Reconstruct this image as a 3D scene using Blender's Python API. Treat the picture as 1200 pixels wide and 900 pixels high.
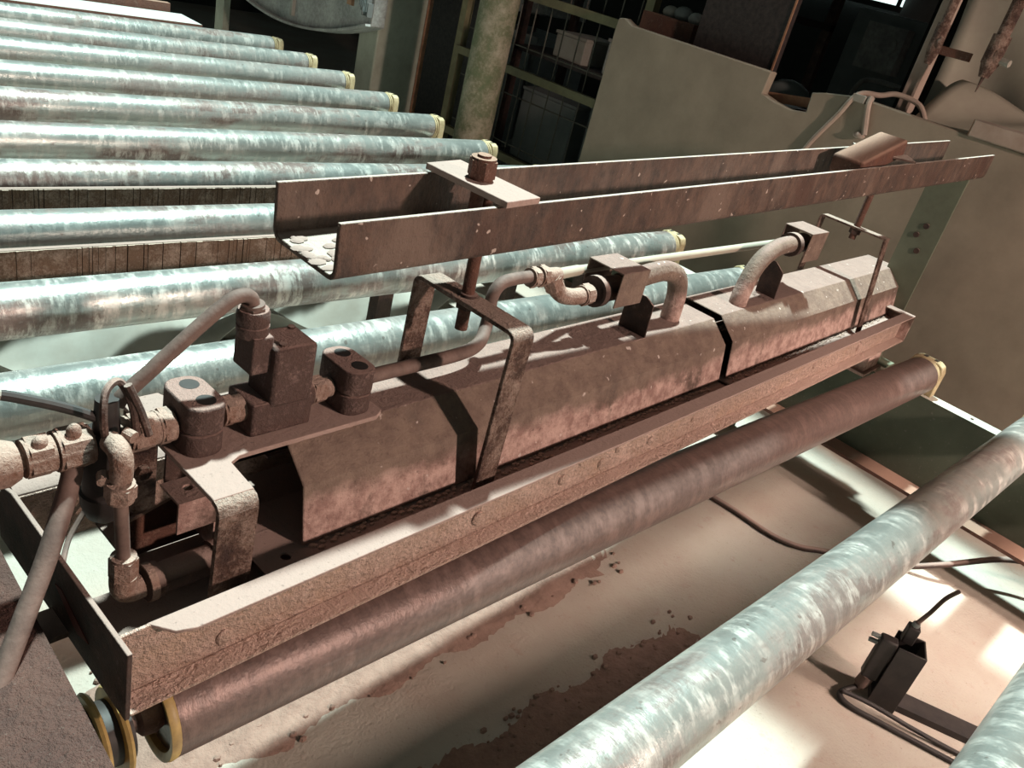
import bpy, bmesh, math, random
from mathutils import Vector, Matrix
random.seed(7)
for o in list(bpy.data.objects): bpy.data.objects.remove(o, do_unlink=True)
SC = bpy.context.scene
COL = SC.collection
H = 1.2                      # camera height above the shop floor; heights below are written as H - drop
V = Vector

# ------------------------------------------------------------------ camera
def unit(a, b, c): return V((a, b, c)).normalized()
FPX = 968.77
XR = unit(1005, -243, FPX)               # roller direction in camera axes (right, down, forward)
ZU = -unit(-495, 1815, FPX)              # world up in camera axes
YR = ZU.cross(XR)
cam_d = bpy.data.cameras.new('camera'); cam = bpy.data.objects.new('camera', cam_d); COL.objects.link(cam)
cam_d.sensor_fit = 'HORIZONTAL'; cam_d.sensor_width = 36; cam_d.lens = 36 * FPX / 1200
cam_d.clip_start = .02; cam_d.clip_end = 60
right = V((XR[0], YR[0], ZU[0])); down = V((XR[1], YR[1], ZU[1])); fwd = V((XR[2], YR[2], ZU[2]))
cam.matrix_world = Matrix((( right.x, -down.x, -fwd.x, 0), (right.y, -down.y, -fwd.y, 0), (right.z, -down.z, -fwd.z, H), (0, 0, 0, 1)))
SC.camera = cam

# ------------------------------------------------------------------ world, lamps, exposure
W = bpy.data.worlds.new('world'); SC.world = W; W.use_nodes = True
bg = W.node_tree.nodes['Background']; bg.inputs[0].default_value = (.80, 1, .93, 1); bg.inputs[1].default_value = .055
def lamp(name, loc, target, sx, sy, watt, color, spread=math.pi):
    d = bpy.data.lights.new(name, 'AREA'); d.shape = 'RECTANGLE'; d.size = sx; d.size_y = sy; d.energy = watt; d.color = color; d.spread = spread
    o = bpy.data.objects.new(name, d); COL.objects.link(o); o.location = loc
    o.rotation_euler = (V(target) - V(loc)).to_track_quat('-Z', 'Y').to_euler()
    return o
lamp('cool_hall_lamp', (2.9, 2.40, 8.0), (1.2, .9, .5), .34, .34, 2100, (.77, 1, .95))
lamp('warm_work_lamp', (1.7, -2.1, 2.0), (1.3, .8, .5), .16, .16, 96, (1, .755, .635))
lamp('warm_floor_fill', (2.25, -.95, 1.3), (1.93, .30, 0), .2, .2, 5, (1, .80, .68), math.radians(52))  # unseen fill added to brighten the floor at lower right
vs = SC.view_settings; vs.view_transform = 'Standard'; vs.look = 'None'; vs.gamma = 1; vs.exposure = 0; vs.use_curve_mapping = False
SC.display_settings.display_device = 'sRGB'

# ------------------------------------------------------------------ materials
def lin(r, g, b):
    f = lambda c: (c / 255 / 12.92) if c <= 10 else ((c / 255 + .055) / 1.055) ** 2.4
    return (f(r), f(g), f(b), 1)
class NT:
    def __init__(s, name):
        s.m = bpy.data.materials.new(name); s.m.use_nodes = True; s.t = s.m.node_tree
        s.b = s.t.nodes['Principled BSDF']; s.x = 0
    def n(s, kind, **kw):
        nd = s.t.nodes.new(kind)
        for k, v in kw.items(): setattr(nd, k, v)
        return nd
    def l(s, a, b): s.t.links.new(a, b)
    def coord(s, scale=(1, 1, 1)):
        tc = s.n('ShaderNodeTexCoord'); oi = s.n('ShaderNodeObjectInfo')
        mul = s.n('ShaderNodeMath', operation='MULTIPLY'); mul.inputs[1].default_value = 37
        s.l(oi.outputs['Random'], mul.inputs[0])
        add = s.n('ShaderNodeVectorMath', operation='ADD'); s.l(tc.outputs['Object'], add.inputs[0]); s.l(mul.outputs[0], add.inputs[1])
        mp = s.n('ShaderNodeMapping'); mp.inputs['Scale'].default_value = scale; s.l(add.outputs[0], mp.inputs[0])
        return mp.outputs[0]
    def noise(s, co, scale, detail=4, rough=.6):
        nd = s.n('ShaderNodeTexNoise'); nd.inputs['Scale'].default_value = scale; nd.inputs['Detail'].default_value = detail
        nd.inputs['Roughness'].default_value = rough; s.l(co, nd.inputs['Vector']); return nd.outputs['Fac']
    def ramp(s, v, a, b, lo=0., hi=1.):
        nd = s.n('ShaderNodeMapRange'); nd.inputs[1].default_value = a; nd.inputs[2].default_value = b
        nd.inputs[3].default_value = lo; nd.inputs[4].default_value = hi; s.l(v, nd.inputs[0]); return nd.outputs[0]
    def mul(s, a, b, op='MULTIPLY'):
        nd = s.n('ShaderNodeMath', operation=op)
        for i, v in enumerate((a, b)):
            if isinstance(v, (int, float)): nd.inputs[i].default_value = v
            else: s.l(v, nd.inputs[i])
        return nd.outputs[0]
    def mix(s, f, a, b):
        nd = s.n('ShaderNodeMix', data_type='RGBA')
        if isinstance(f, (int, float)): nd.inputs[0].default_value = f
        else: s.l(f, nd.inputs[0])
        for i, v in ((6, a), (7, b)):
            if isinstance(v, tuple): nd.inputs[i].default_value = v
            else: s.l(v, nd.inputs[i])
        return nd.outputs[2]
    def upness(s):
        g = s.n('ShaderNodeNewGeometry'); sp = s.n('ShaderNodeSeparateXYZ'); s.l(g.outputs['Normal'], sp.inputs[0]); return sp.outputs[2]
    def bump(s, h, strength, dist=.01):
        nd = s.n('ShaderNodeBump'); nd.inputs['Strength'].default_value = strength; nd.inputs['Distance'].default_value = dist
        s.l(h, nd.inputs['Height']); s.l(nd.outputs[0], s.b.inputs['Normal'])
    def done(s, c, rough=.8, metal=0.):
        for k, v in (('Base Color', c), ('Roughness', rough), ('Metallic', metal)):
            if isinstance(v, (tuple, float, int)): s.b.inputs[k].default_value = v
            else: s.l(v, s.b.inputs[k])
        return s.m

def dusty(name, dust, steel, fleck, cover=.5, scale=14, bump=.4, dist=.004, up=(.35, .85), rough=.85):
    s = NT(name); co = s.coord()
    big = s.noise(co, scale, 5, .65); fine = s.noise(co, scale * 7, 4, .7)
    base = s.mix(s.ramp(big, .5 - .18, .5 + .18), steel, fleck)
    side = s.ramp(s.mul(s.mul(big, .6), s.mul(fine, .4), 'ADD'), 1 - cover - .12, 1 - cover + .12)
    f = s.mul(side, s.ramp(s.upness(), up[0], up[1]), 'MAXIMUM')
    speck = s.ramp(s.noise(co, scale * 16, 2, .5), .66, .72)
    c = s.mix(f, base, dust)
    c = s.mix(s.mul(speck, .45), c, tuple(v * .4 for v in dust[:3]) + (1,))
    s.bump(s.mul(fine, s.mul(big, .8), 'ADD'), bump, dist)
    return s.done(c, rough, .0)
def plain(name, c, c2=None, scale=20, rough=.7, bump=.15, metal=0., dist=.003):
    s = NT(name); co = s.coord(); n = s.noise(co, scale, 5, .65)
    s.bump(n, bump, dist)
    return s.done(s.mix(s.ramp(n, .3, .7), c, c2 or tuple(v * .7 for v in c[:3]) + (1,)), rough, metal)

DUST = lin(172, 150, 142)
M = {}
def hood_mat():
    s = NT('dusted hood sheet'); co = s.coord(); big = s.noise(co, 7, 6, .68); mid = s.noise(co, 34, 5, .7); fine = s.noise(co, 150, 4, .75)
    tc = s.n('ShaderNodeTexCoord'); sp = s.n('ShaderNodeSeparateXYZ'); s.l(tc.outputs['Object'], sp.inputs[0])
    zz = s.mul(sp.outputs[2], s.mul(s.mul(big, .09), -.045, 'ADD'), 'ADD')
    low = s.ramp(zz, .040, .062, 1, 0)                      # splashed, gritty skirt of the cover
    upper = s.mix(s.ramp(mid, .38, .64), lin(128, 108, 96), lin(106, 87, 78))
    upper = s.mix(s.ramp(big, .56, .66), upper, lin(100, 84, 76))
    grit = s.mix(s.ramp(mid, .40, .60), lin(192, 162, 152), lin(146, 116, 108))
    grit = s.mix(s.ramp(big, .53, .62), grit, lin(98, 80, 72))
    c = s.mix(low, upper, grit)
    c = s.mix(s.ramp(s.upness(), .8, .97), c, s.mix(s.ramp(mid, .4, .7), lin(142, 118, 110), lin(130, 107, 100)))
    c = s.mix(s.mul(s.ramp(fine, .60, .68), .55), c, lin(82, 62, 56))
    c = s.mix(s.mul(s.ramp(s.noise(co, 60, 2, .5), .70, .74), .8), c, lin(206, 190, 182))
    s.bump(s.mul(s.mul(fine, .6), mid, 'ADD'), .75, .006)
    return s.done(c, .9)
M['hood'] = hood_mat()
M['plate'] = dusty('dusted flat steel', lin(156, 132, 124), lin(138, 114, 104), lin(120, 96, 88), .6, 14, .5, .003)
M['beam'] = dusty('flaking beam steel', lin(222, 190, 176), lin(206, 172, 152), lin(112, 88, 76), .50, 20, 1., .016)
M['strap'] = dusty('scabby strap steel', lin(178, 154, 142), lin(64, 42, 37), lin(120, 88, 72), .42, 30, 1., .010)
M['dark'] = dusty('dark dusted steel', lin(150, 128, 120), lin(52, 40, 37), lin(80, 58, 50), .3, 30, .5, .004)
def channel_mat():
    s = NT('rusted channel steel'); co = s.coord((1, 1, .45)); big = s.noise(co, 6, 6, .7); mid = s.noise(co, 40, 6, .75); fine = s.noise(s.coord(), 170, 3, .7)
    c = s.mix(s.ramp(mid, .36, .62), lin(52, 39, 35), lin(92, 69, 58))
    c = s.mix(s.mul(s.ramp(big, .50, .62), .8), c, lin(108, 88, 78))
    c = s.mix(s.mul(s.ramp(big, .36, .44, 1, 0), .7), c, lin(70, 44, 35))
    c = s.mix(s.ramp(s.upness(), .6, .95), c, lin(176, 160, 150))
    c = s.mix(s.mul(s.ramp(s.noise(s.coord(), 75, 2, .5), .70, .73), .8), c, lin(190, 170, 160))
    s.bump(s.mul(s.mul(fine, .5), mid, 'ADD'), .8, .006)
    return s.done(c, .72)
M['channel'] = channel_mat()
M['cover'] = dusty('rust brown cover plate', lin(150, 132, 122), lin(66, 44, 39), lin(88, 60, 52), .16, 16, 1., .008, (1.5, 2))
M['rust'] = dusty('brown rust', lin(150, 118, 102), lin(104, 68, 54), lin(78, 50, 42), .35, 40, .7, .004)
M['brass'] = dusty('dusted brass fitting', lin(170, 146, 134), lin(128, 94, 78), lin(96, 70, 60), .48, 32, .9, .004)
M['valve'] = dusty('dusted valve body', lin(150, 122, 114), lin(86, 64, 58), lin(74, 56, 52), .36, 34, .9, .004, (.6, .97))
M['black'] = plain('black rubber', lin(30, 27, 27), lin(52, 45, 43), 30, .6)
M['hose'] = plain('dusty grey hose', lin(120, 98, 90), lin(88, 70, 64), 50, .75, .4)
M['yellow'] = plain('aged yellow plastic', lin(190, 160, 98), lin(140, 116, 74), 40, .5)
M['cream'] = plain('pale bearing plastic', lin(190, 172, 138), lin(144, 128, 96), 30, .6)
M['green'] = dusty('grey green painted rail', lin(176, 172, 160), lin(84, 90, 76), lin(70, 74, 62), .22, 8, .2, .003, (.6, .95))
M['post'] = plain('grey green post paint', lin(112, 118, 100), lin(92, 96, 80), 10, .6)
M['concrete'] = plain('beige concrete', lin(158, 144, 128), lin(134, 122, 108), 5, .95, .45, 0, .008)
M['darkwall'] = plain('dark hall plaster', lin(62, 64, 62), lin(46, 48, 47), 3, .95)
M['ply'] = plain('dark stained board', lin(62, 52, 50), lin(34, 28, 28), 60, .6, .6)
M['lumber'] = plain('dusty lumber', lin(170, 152, 140), lin(150, 130, 118), 18, .9)
M['wood'] = plain('raw timber', lin(170, 128, 100), lin(140, 100, 78), 30, .9)
M['sheet'] = plain('translucent dusty sheeting', lin(172, 166, 150), lin(150, 140, 128), 4, .7, .2)
M['cloth'] = plain('pale floor sheet', lin(160, 158, 150), lin(138, 130, 120), 5, .85, .3)
M['greybox'] = plain('grey painted metal', lin(130, 134, 132), lin(108, 112, 112), 6, .6)
M['drum'] = dusty('grey drum casing', lin(176, 176, 172), lin(132, 130, 128), lin(118, 112, 108), .5, 7, .3, .003)
M['mesh'] = plain('dull mesh wire', lin(98, 94, 86), lin(80, 74, 66), 30, .7)
M['cagerail'] = plain('tan cage rail', lin(128, 122, 92), lin(106, 98, 74), 20, .7)
M['column'] = dusty('mossy painted column', lin(180, 168, 150), lin(100, 108, 78), lin(140, 130, 108), .42, 12, .7, .005)
M['pillar'] = plain('grey green pillar', lin(176, 178, 164), lin(150, 150, 136), 9, .9, .4)
M['redmark'] = plain('faded red paint', lin(120, 50, 42), lin(90, 50, 44), 30, .8)
M['glass'] = None
s = NT('daylight pane'); s.b.inputs['Emission Color'].default_value = (.8, 1, .97, 1); s.b.inputs['Emission Strength'].default_value = 1.3; M['daylight'] = s.done(lin(220, 235, 230))

# roller skin: dull zinc with pale glaze streaks round the tube and red-brown dust; obj.color = (brown dust, glaze streaks, -, 1)
def roller_mat():
    s = NT('glazed roller zinc'); oi = s.n('ShaderNodeObjectInfo'); sp = s.n('ShaderNodeSeparateColor'); s.l(oi.outputs['Color'], sp.inputs[0])
    co = s.coord(); cs = s.coord((20, 6, 6)); cb = s.coord((2.2, 7, 7))
    streak = s.noise(cs, 2.2, 6, .72); big = s.noise(cb, 1.6, 5, .6); fine = s.noise(co, 120, 3, .6)
    zinc = s.mix(s.ramp(big, .35, .65), lin(148, 152, 149), lin(184, 187, 183))
    brown = s.mix(s.ramp(fine, .3, .7), lin(112, 88, 82), lin(88, 68, 64))
    fb = s.ramp(s.mul(s.mul(big, .75), s.mul(streak, .25), 'ADD'), .47, .56)
    fb = s.mul(fb, s.ramp(sp.outputs[0], 0, .6, .1, .9), 'MULTIPLY')
    sol = s.ramp(sp.outputs[0], .7, 1., 0, .97)
    fb = s.mul(fb, sol, 'MAXIMUM')
    c = s.mix(fb, zinc, brown)
    fs = s.mul(s.mul(s.ramp(streak, .47, .60), s.ramp(s.noise(cb, 3.3, 4, .6), .34, .56)), sp.outputs[1])
    c = s.mix(fs, c, s.mix(sol, lin(200, 196, 190), lin(150, 122, 115)))
    spec = s.mul(s.ramp(s.noise(co, 70, 2, .5), .68, .74), .5)
    c = s.mix(spec, c, lin(96, 76, 68))
    s.bump(s.mul(streak, s.mul(fine, .5), 'ADD'), .3, .004)
    ro = s.ramp(s.mul(fs, fb, 'MAXIMUM'), 0, 1, .30, .44)
    me = s.ramp(s.mul(fs, fb, 'MAXIMUM'), 0, 1, .62, .25)
    return s.done(c, ro, me)
M['roller'] = roller_mat()
def floor_mat():
    s = NT('dusted floor screed'); co = s.coord(); a = s.noise(co, 2.2, 6, .6); b = s.noise(co, 30, 6, .7); f = s.noise(co, 160, 3, .6)
    c = s.mix(s.ramp(a, .35, .65), lin(176, 172, 162), lin(162, 148, 137))
    c = s.mix(s.mul(s.ramp(b, .60, .72), .35), c, lin(150, 116, 104))
    c = s.mix(s.mul(s.ramp(f, .66, .74), .5), c, lin(110, 92, 82))
    s.bump(s.mul(b, s.mul(f, .5), 'ADD'), .45, .010)
    return s.done(c, .9)
M['floor'] = floor_mat()

# ------------------------------------------------------------------ mesh builder
class MB:
    def __init__(s): s.v = []; s.f = []
    def add(s, vs, fs):
        k = len(s.v); s.v += [tuple(p) for p in vs]; s.f += [tuple(i + k for i in f) for f in fs]; return s
    def box(s, x0, x1, y0, y1, z0, z1, rot=None, piv=None):
        vs = [V((x, y, z)) for x in (x0, x1) for y in (y0, y1) for z in (z0, z1)]
        if rot is not None:
            p = V(piv) if piv else V(((x0 + x1) / 2, (y0 + y1) / 2, (z0 + z1) / 2)); vs = [rot @ (q - p) + p for q in vs]
        return s.add(vs, [(0, 1, 3, 2), (4, 6, 7, 5), (0, 4, 5, 1), (2, 3, 7, 6), (0, 2, 6, 4), (1, 5, 7, 3)])
    def cyl(s, a, b, r, n=16, r2=None, caps=True, ph=0.):
        a, b = V(a), V(b); r2 = r if r2 is None else r2; d = (b - a).normalized()
        u = d.orthogonal().normalized() if abs(d.z) > .9 else V((0, 0, 1)).cross(d).normalized(); w = d.cross(u)
        vs = []
        for p, q in ((a, r), (b, r2)):
            for i in range(n):
                t = 2 * math.pi * i / n + ph; vs.append(p + (u * math.cos(t) + w * math.sin(t)) * q)
        fs = [(i, (i + 1) % n, n + (i + 1) % n, n + i) for i in range(n)]
        if caps: fs += [tuple(range(n - 1, -1, -1)), tuple(range(n, 2 * n))]
        return s.add(vs, fs)
    def hexn(s, a, b, r, ch=.003):
        a, b = V(a), V(b); d = (b - a).normalized(); c = min(ch, (b - a).length / 3)
        s.cyl(a + d * c, b - d * c, r, 6, ph=.26); s.cyl(a, b, r * .88, 18); return s
    def lathe(s, a, b, prof, n=32):          # prof: (t along a->b in metres, radius)
        a, b = V(a), V(b); d = (b - a).normalized()
        u = d.orthogonal().normalized() if abs(d.z) > .9 else V((0, 0, 1)).cross(d).normalized(); w = d.cross(u); vs = []; m = len(prof)
        for t, r in prof:
            for i in range(n):
                g = 2 * math.pi * i / n; vs.append(a + d * t + (u * math.cos(g) + w * math.sin(g)) * r)
        fs = [(j * n + i, j * n + (i + 1) % n, (j + 1) * n + (i + 1) % n, (j + 1) * n + i) for j in range(m - 1) for i in range(n)]
        fs += [tuple(range(n - 1, -1, -1)), tuple(range((m - 1) * n, m * n))]
        return s.add(vs, fs)
    def tube(s, pts, r, n=12, sub=6):
        P = [V(p) for p in pts]
        if sub > 1 and len(P) > 2:            # Catmull-Rom
            Q = []
            for i in range(len(P) - 1):
                p0, p1, p2, p3 = P[max(i - 1, 0)], P[i], P[i + 1], P[min(i + 2, len(P) - 1)]
                for k in range(sub):
                    t = k / sub
                    Q.append(.5 * ((2 * p1) + (p2 - p0) * t + (2 * p0 - 5 * p1 + 4 * p2 - p3) * t * t + (3 * p1 - p0 - 3 * p2 + p3) * t ** 3))
            Q.append(P[-1]); P = Q
        vs = []; u = None
        for i, p in enumerate(P):
            d = (P[min(i + 1, len(P) - 1)] - P[max(i - 1, 0)]).normalized()
            u = d.orthogonal().normalized() if u is None else (u - d * u.dot(d)).normalized()
            w = d.cross(u)
            rr = r(i / (len(P) - 1)) if callable(r) else r
            vs += [p + (u * math.cos(2 * math.pi * k / n) + w * math.sin(2 * math.pi * k / n)) * rr for k in range(n)]
        m = len(P)
        fs = [(j * n + i, j * n + (i + 1) % n, (j + 1) * n + (i + 1) % n, (j + 1) * n + i) for j in range(m - 1) for i in range(n)]
        fs += [tuple(range(n - 1, -1, -1)), tuple(range((m - 1) * n, m * n))]
        return s.add(vs, fs)
    def prism(s, poly, x0, x1, axis='X'):     # closed polygon extruded along an axis
        n = len(poly)
        mk = {'X': lambda a, b, c: (c, a, b), 'Y': lambda a, b, c: (a, c, b), 'Z': lambda a, b, c: (a, b, c)}[axis]
        vs = [mk(a, b, x0) for a, b in poly] + [mk(a, b, x1) for a, b in poly]
        return s.add(vs, [(i, (i + 1) % n, n + (i + 1) % n, n + i) for i in range(n)] + [tuple(range(n - 1, -1, -1)), tuple(range(n, 2 * n))])
    def strip(s, line, t, x0, x1, axis='X', close=False):   # sheet of thickness t following an open polyline, extruded
        L = [V((a, b)) for a, b in line]; n = len(L); O = []
        for i in range(n):
            d1 = (L[i] - L[i - 1]).normalized() if i else None; d2 = (L[i + 1] - L[i]).normalized() if i < n - 1 else None
            d1 = d1 or d2; d2 = d2 or d1
            n1 = V((-d1.y, d1.x)); n2 = V((-d2.y, d2.x)); m = (n1 + n2).normalized(); O.append(L[i] + m * t / max(.4, m.dot(n1)))
        mk = {'X': lambda p, c: (c, p.x, p.y), 'Y': lambda p, c: (p.x, c, p.y), 'Z': lambda p, c: (p.x, p.y, c)}[axis]
        vs = [mk(p, c) for c in (x0, x1) for p in L + O]; k = 2 * n; fs = []
        for i in range(n - 1):
            fs += [(i, i + 1, k + i + 1, k + i), (n + i + 1, n + i, k + n + i, k + n + i + 1), (i + 1, i, n + i, n + i + 1), (k + i, k + i + 1, k + n + i + 1, k + n + i)]
        fs += [(0, k, k + n, n), (n - 1, 2 * n - 1, k + 2 * n - 1, k + n - 1)]
        return s.add(vs, fs)
    def hole_plate(s, x0, x1, y0, y1, z0, z1, cx, cy, r, n=16):
        an = sorted([2 * math.pi * i / n for i in range(n)] + [math.atan2(y - cy, x - cx) % (2 * math.pi) for x in (x0, x1) for y in (y0, y1)])
        inn, out = [], []
        for a in an:
            c, q = math.cos(a), math.sin(a)
            t = min(((x1 - cx) / c if c > 1e-9 else (x0 - cx) / c if c < -1e-9 else 1e9), ((y1 - cy) / q if q > 1e-9 else (y0 - cy) / q if q < -1e-9 else 1e9))
            inn.append((cx + r * c, cy + r * q)); out.append((cx + t * c, cy + t * q))
        m = len(an); vs = [(x, y, z) for z in (z0, z1) for ring in (inn, out) for x, y in ring]; fs = []
        for i in range(m):
            j = (i + 1) % m
            fs += [(i, j, m + j, m + i), (2 * m + i, 3 * m + i, 3 * m + j, 2 * m + j), (i, 2 * m + i, 2 * m + j, j), (m + i, m + j, 3 * m + j, 3 * m + i)]
        return s.add(vs, fs)
    def ball(s, c, rx, ry, rz, n=12, m=8):
        c = V(c); vs = [c + V((0, 0, rz))]
        for j in range(1, m):
            for i in range(n):
                a, b = math.pi * j / m, 2 * math.pi * i / n
                vs.append(c + V((rx * math.sin(a) * math.cos(b), ry * math.sin(a) * math.sin(b), rz * math.cos(a))))
        vs.append(c - V((0, 0, rz))); L = len(vs) - 1
        fs = [(0, 1 + i, 1 + (i + 1) % n) for i in range(n)] + [(L, 1 + (m - 2) * n + (i + 1) % n, 1 + (m - 2) * n + i) for i in range(n)]
        fs += [(1 + j * n + i, 1 + (j + 1) * n + i, 1 + (j + 1) * n + (i + 1) % n, 1 + j * n + (i + 1) % n) for j in range(m - 2) for i in range(n)]
        return s.add(vs, fs)
    def grid(s, fn, nu, nv):
        vs = [fn(i / nu, j / nv) for i in range(nu + 1) for j in range(nv + 1)]
        return s.add(vs, [(i * (nv + 1) + j, (i + 1) * (nv + 1) + j, (i + 1) * (nv + 1) + j + 1, i * (nv + 1) + j + 1) for i in range(nu) for j in range(nv)])

BASE = {}
def root_of(o):
    while o.parent: o = o.parent
    return o
def build(name, mb, mat, parent=None, bevel=0., sharp=35, label=None, solid=0.):
    """links one mesh object; coordinates are in the frame of the thing it belongs to"""
    b = BASE.get(root_of(parent).name, V((0, 0, 0))) if parent else V((0, 0, 0))
    me = bpy.data.meshes.new(name); me.from_pydata([V(p) - b for p in mb.v], [], mb.f); me.validate()
    bm = bmesh.new(); bm.from_mesh(me); bmesh.ops.recalc_face_normals(bm, faces=bm.faces); bm.to_mesh(me); bm.free()
    me.polygons.foreach_set('use_smooth', [True] * len(me.polygons)); me.set_sharp_from_angle(angle=math.radians(sharp))
    me.materials.append(mat); o = bpy.data.objects.new(name, me); COL.objects.link(o)
    if parent: o.parent = parent
    if solid: md = o.modifiers.new('thickness', 'SOLIDIFY'); md.thickness = solid; md.offset = 0
    if bevel: md = o.modifiers.new('edge', 'BEVEL'); md.width = bevel; md.segments = 2; md.limit_method = 'ANGLE'; md.angle_limit = math.radians(40)
    if label: o['label'] = label
    return o
FR = {'W': Matrix.Identity(4)}
def thing(name, label, cat, base=(0, 0, 0), frame='W', group=None):
    o = bpy.data.objects.new(name, None); COL.objects.link(o); o.empty_display_size = .05
    F = FR[frame]; o.matrix_world = Matrix.Translation(F @ V(base)) @ F.to_3x3().to_4x4()
    BASE[o.name] = V(base); o['label'] = label; o['category'] = cat
    if group: o['group'] = group
    return o
def struct(name, mb, mat, parent=None, bevel=0.):
    o = build(name, mb, mat, parent, bevel); o['kind'] = 'structure'; return o
def copy_thing(r, loc):
    def cp(o, par):
        c = o.copy(); COL.objects.link(c); c.parent = par
        for ch in o.children: cp(ch, c)
        return c
    c = r.copy(); COL.objects.link(c); c.location = loc
    for ch in r.children: cp(ch, c)
    return c
# tray frame: slightly skewed to the rollers; origin at its near front bottom corner
tx_ = V((.99800, .06194, -.00801)).normalized(); ty_ = V((0, 0, 1)).cross(tx_).normalized(); tz_ = tx_.cross(ty_)
TO = V((.247, .516, H - .690))
FR['T'] = Matrix(((tx_.x, ty_.x, tz_.x, TO.x), (tx_.y, ty_.y, tz_.y, TO.y), (tx_.z, ty_.z, tz_.z, TO.z), (0, 0, 0, 1)))
# overhead channel frame, rising gently to the right
a1, a2 = math.radians(.708), math.radians(2.76)
cx_ = V((math.cos(a1) * math.cos(a2), math.sin(a1) * math.cos(a2), math.sin(a2))); cy_ = V((0, 0, 1)).cross(cx_).normalized(); cz_ = cx_.cross(cy_)
CO = V((.455, .634, H - .334))
FR['C'] = Matrix(((cx_.x, cy_.x, cz_.x, CO.x), (cx_.y, cy_.y, cz_.y, CO.y), (cx_.z, cy_.z, cz_.z, CO.z), (0, 0, 0, 1)))

# ------------------------------------------------------------------ the setting
struct('floor', MB().box(-3, 8, -4, 9, -.1, 0), M['floor'])
wy = [(-3.5, 0), (2.133, 0), (2.133, H - .195), (2.128, H - .145), (2.10, H - .140), (2.06, H - .157), (1.9, H - .158), (1.452, H - .161), (1.458, H - .232), (1.41, H - .243), (1.34, H - .25), (1.288, H - .242),
      (1.293, H - .182), (1.25, H - .172), (1.156, H - .155), (.647, H - .164), (-3.5, H - .17)]
struct('wall_right', MB().prism(wy, 2.6, 2.64), M['concrete'], bevel=.004)
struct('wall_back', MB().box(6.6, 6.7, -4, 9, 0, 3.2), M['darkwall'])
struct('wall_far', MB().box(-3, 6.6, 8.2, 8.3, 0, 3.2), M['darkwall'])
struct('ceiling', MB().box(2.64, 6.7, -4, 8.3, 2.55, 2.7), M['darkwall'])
t = thing('overhead_shade_slab', 'unseen shade-casting duct crossing high over the near end of the conveyor', 'slab', (1.9, -1, 1.85))  # unseen, put in only to cast the brown shade band on the right
build('shade_slab_body', MB().box(1.76, 2.24, -1.1, .93, 1.85, 2.05), M['greybox'], t, .01)
for y in (-.8, 0.4): build('shade_slab_strap', MB().box(1.75, 2.25, y, y + .04, 1.84, 2.06), M['darkwall'], t)

# ------------------------------------------------------------------ conveyor rails
r = thing('conveyor_rail', 'grey green channel rail carrying the right ends of the rollers beside the beige wall', 'rail', (2.3, 1.8, 0))
build('top_flange', MB().box(2.33, 2.378, -1.2, 4.3, H - .806, H - .8), M['green'], r)
build('web', MB().box(2.33, 2.336, -1.2, 4.3, H - 1.045, H - .806), M['green'], r)
build('lower_flange', MB().box(2.258, 2.33, -1.2, 4.3, H - 1.045, H - 1.035), M['rust'], r, label='rusty lower flange')
for y in (-.9, 1.0, 2.6, 4.0): build('leg', MB().box(2.337, 2.376, y, y + .08, 0, H - .806), M['green'], r)
b = MB()
for i in range(16): b.cyl((2.352, .25 + i * .14, H - .801), (2.352, .25 + i * .14, H - .797), .004, 8)
o = build('screw_head', b, M['dark'], r); o['kind'] = 'stuff'
r = thing('guard_cover', 'rusty brown steel cover plate over the left roller drive at the near corner', 'cover', (0, 1.2, H - .9))
build('cover_plate', MB().box(-.45, .176, -.4, 4.3, H - .655, H - .648), M['cover'], r)
build('skirt', MB().box(.172, .176, -.4, 4.3, H - .685, H - .655), M['channel'], r)
build('left_rail', MB().box(-.1, .1, -.4, 4.3, H - 1.0, H - .80), M['green'], r)
for y in (-.1, 1.0, 2.4, 3.9):
    build('leg', MB().box(-.06, .04, y, y + .08, 0, H - 1.0), M['green'], r)
    build('bracket', MB().box(-.2, -.12, y, y + .05, H - .9, H - .655), M['green'], r)

# ------------------------------------------------------------------ rollers
RY = [-.058, .245, .553, 1.155, 1.453, 1.786, 2.104, 2.408, 2.75, 3.08, 3.43, 3.76, 4.09]
RL = ['streaked zinc roller crossing the bottom right corner, nearest to the camera',
      'shiny roller just in front of the sensor bracket, half in brown shade at its right end',
      'brown dusted roller close in front of the burner tray with open yellow end',
      'pale teal roller right behind the burner tray',
      'roller with white dripping glaze streaks passing under the end of the rusty channel',
      'third roller behind the burner tray, above the first brown drip board',
      'fourth roller behind the burner tray, its end hidden behind the square washer of the channel',
      'fifth roller behind the burner tray, with yellow bearing at the foot of the mossy column',
      'sixth roller behind the burner tray, brown stained toward its right end',
      'seventh roller behind the tray, bearing just below the grey pillar',
      'eighth roller behind the tray, bearing left of the grey pillar foot',
      'ninth roller behind the tray, dull brown right end under the drum casing',
      'farthest roller of the conveyor, next to the flat end beam']
RC = [(.25, .8), (.5, .75), (1., .42), (.25, .9), (.55, 1.), (.6, .6), (.65, .7), (.6, .7), (.6, .6), (.45, .6), (.35, .6), (.5, .6), (.6, .6)]
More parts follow.
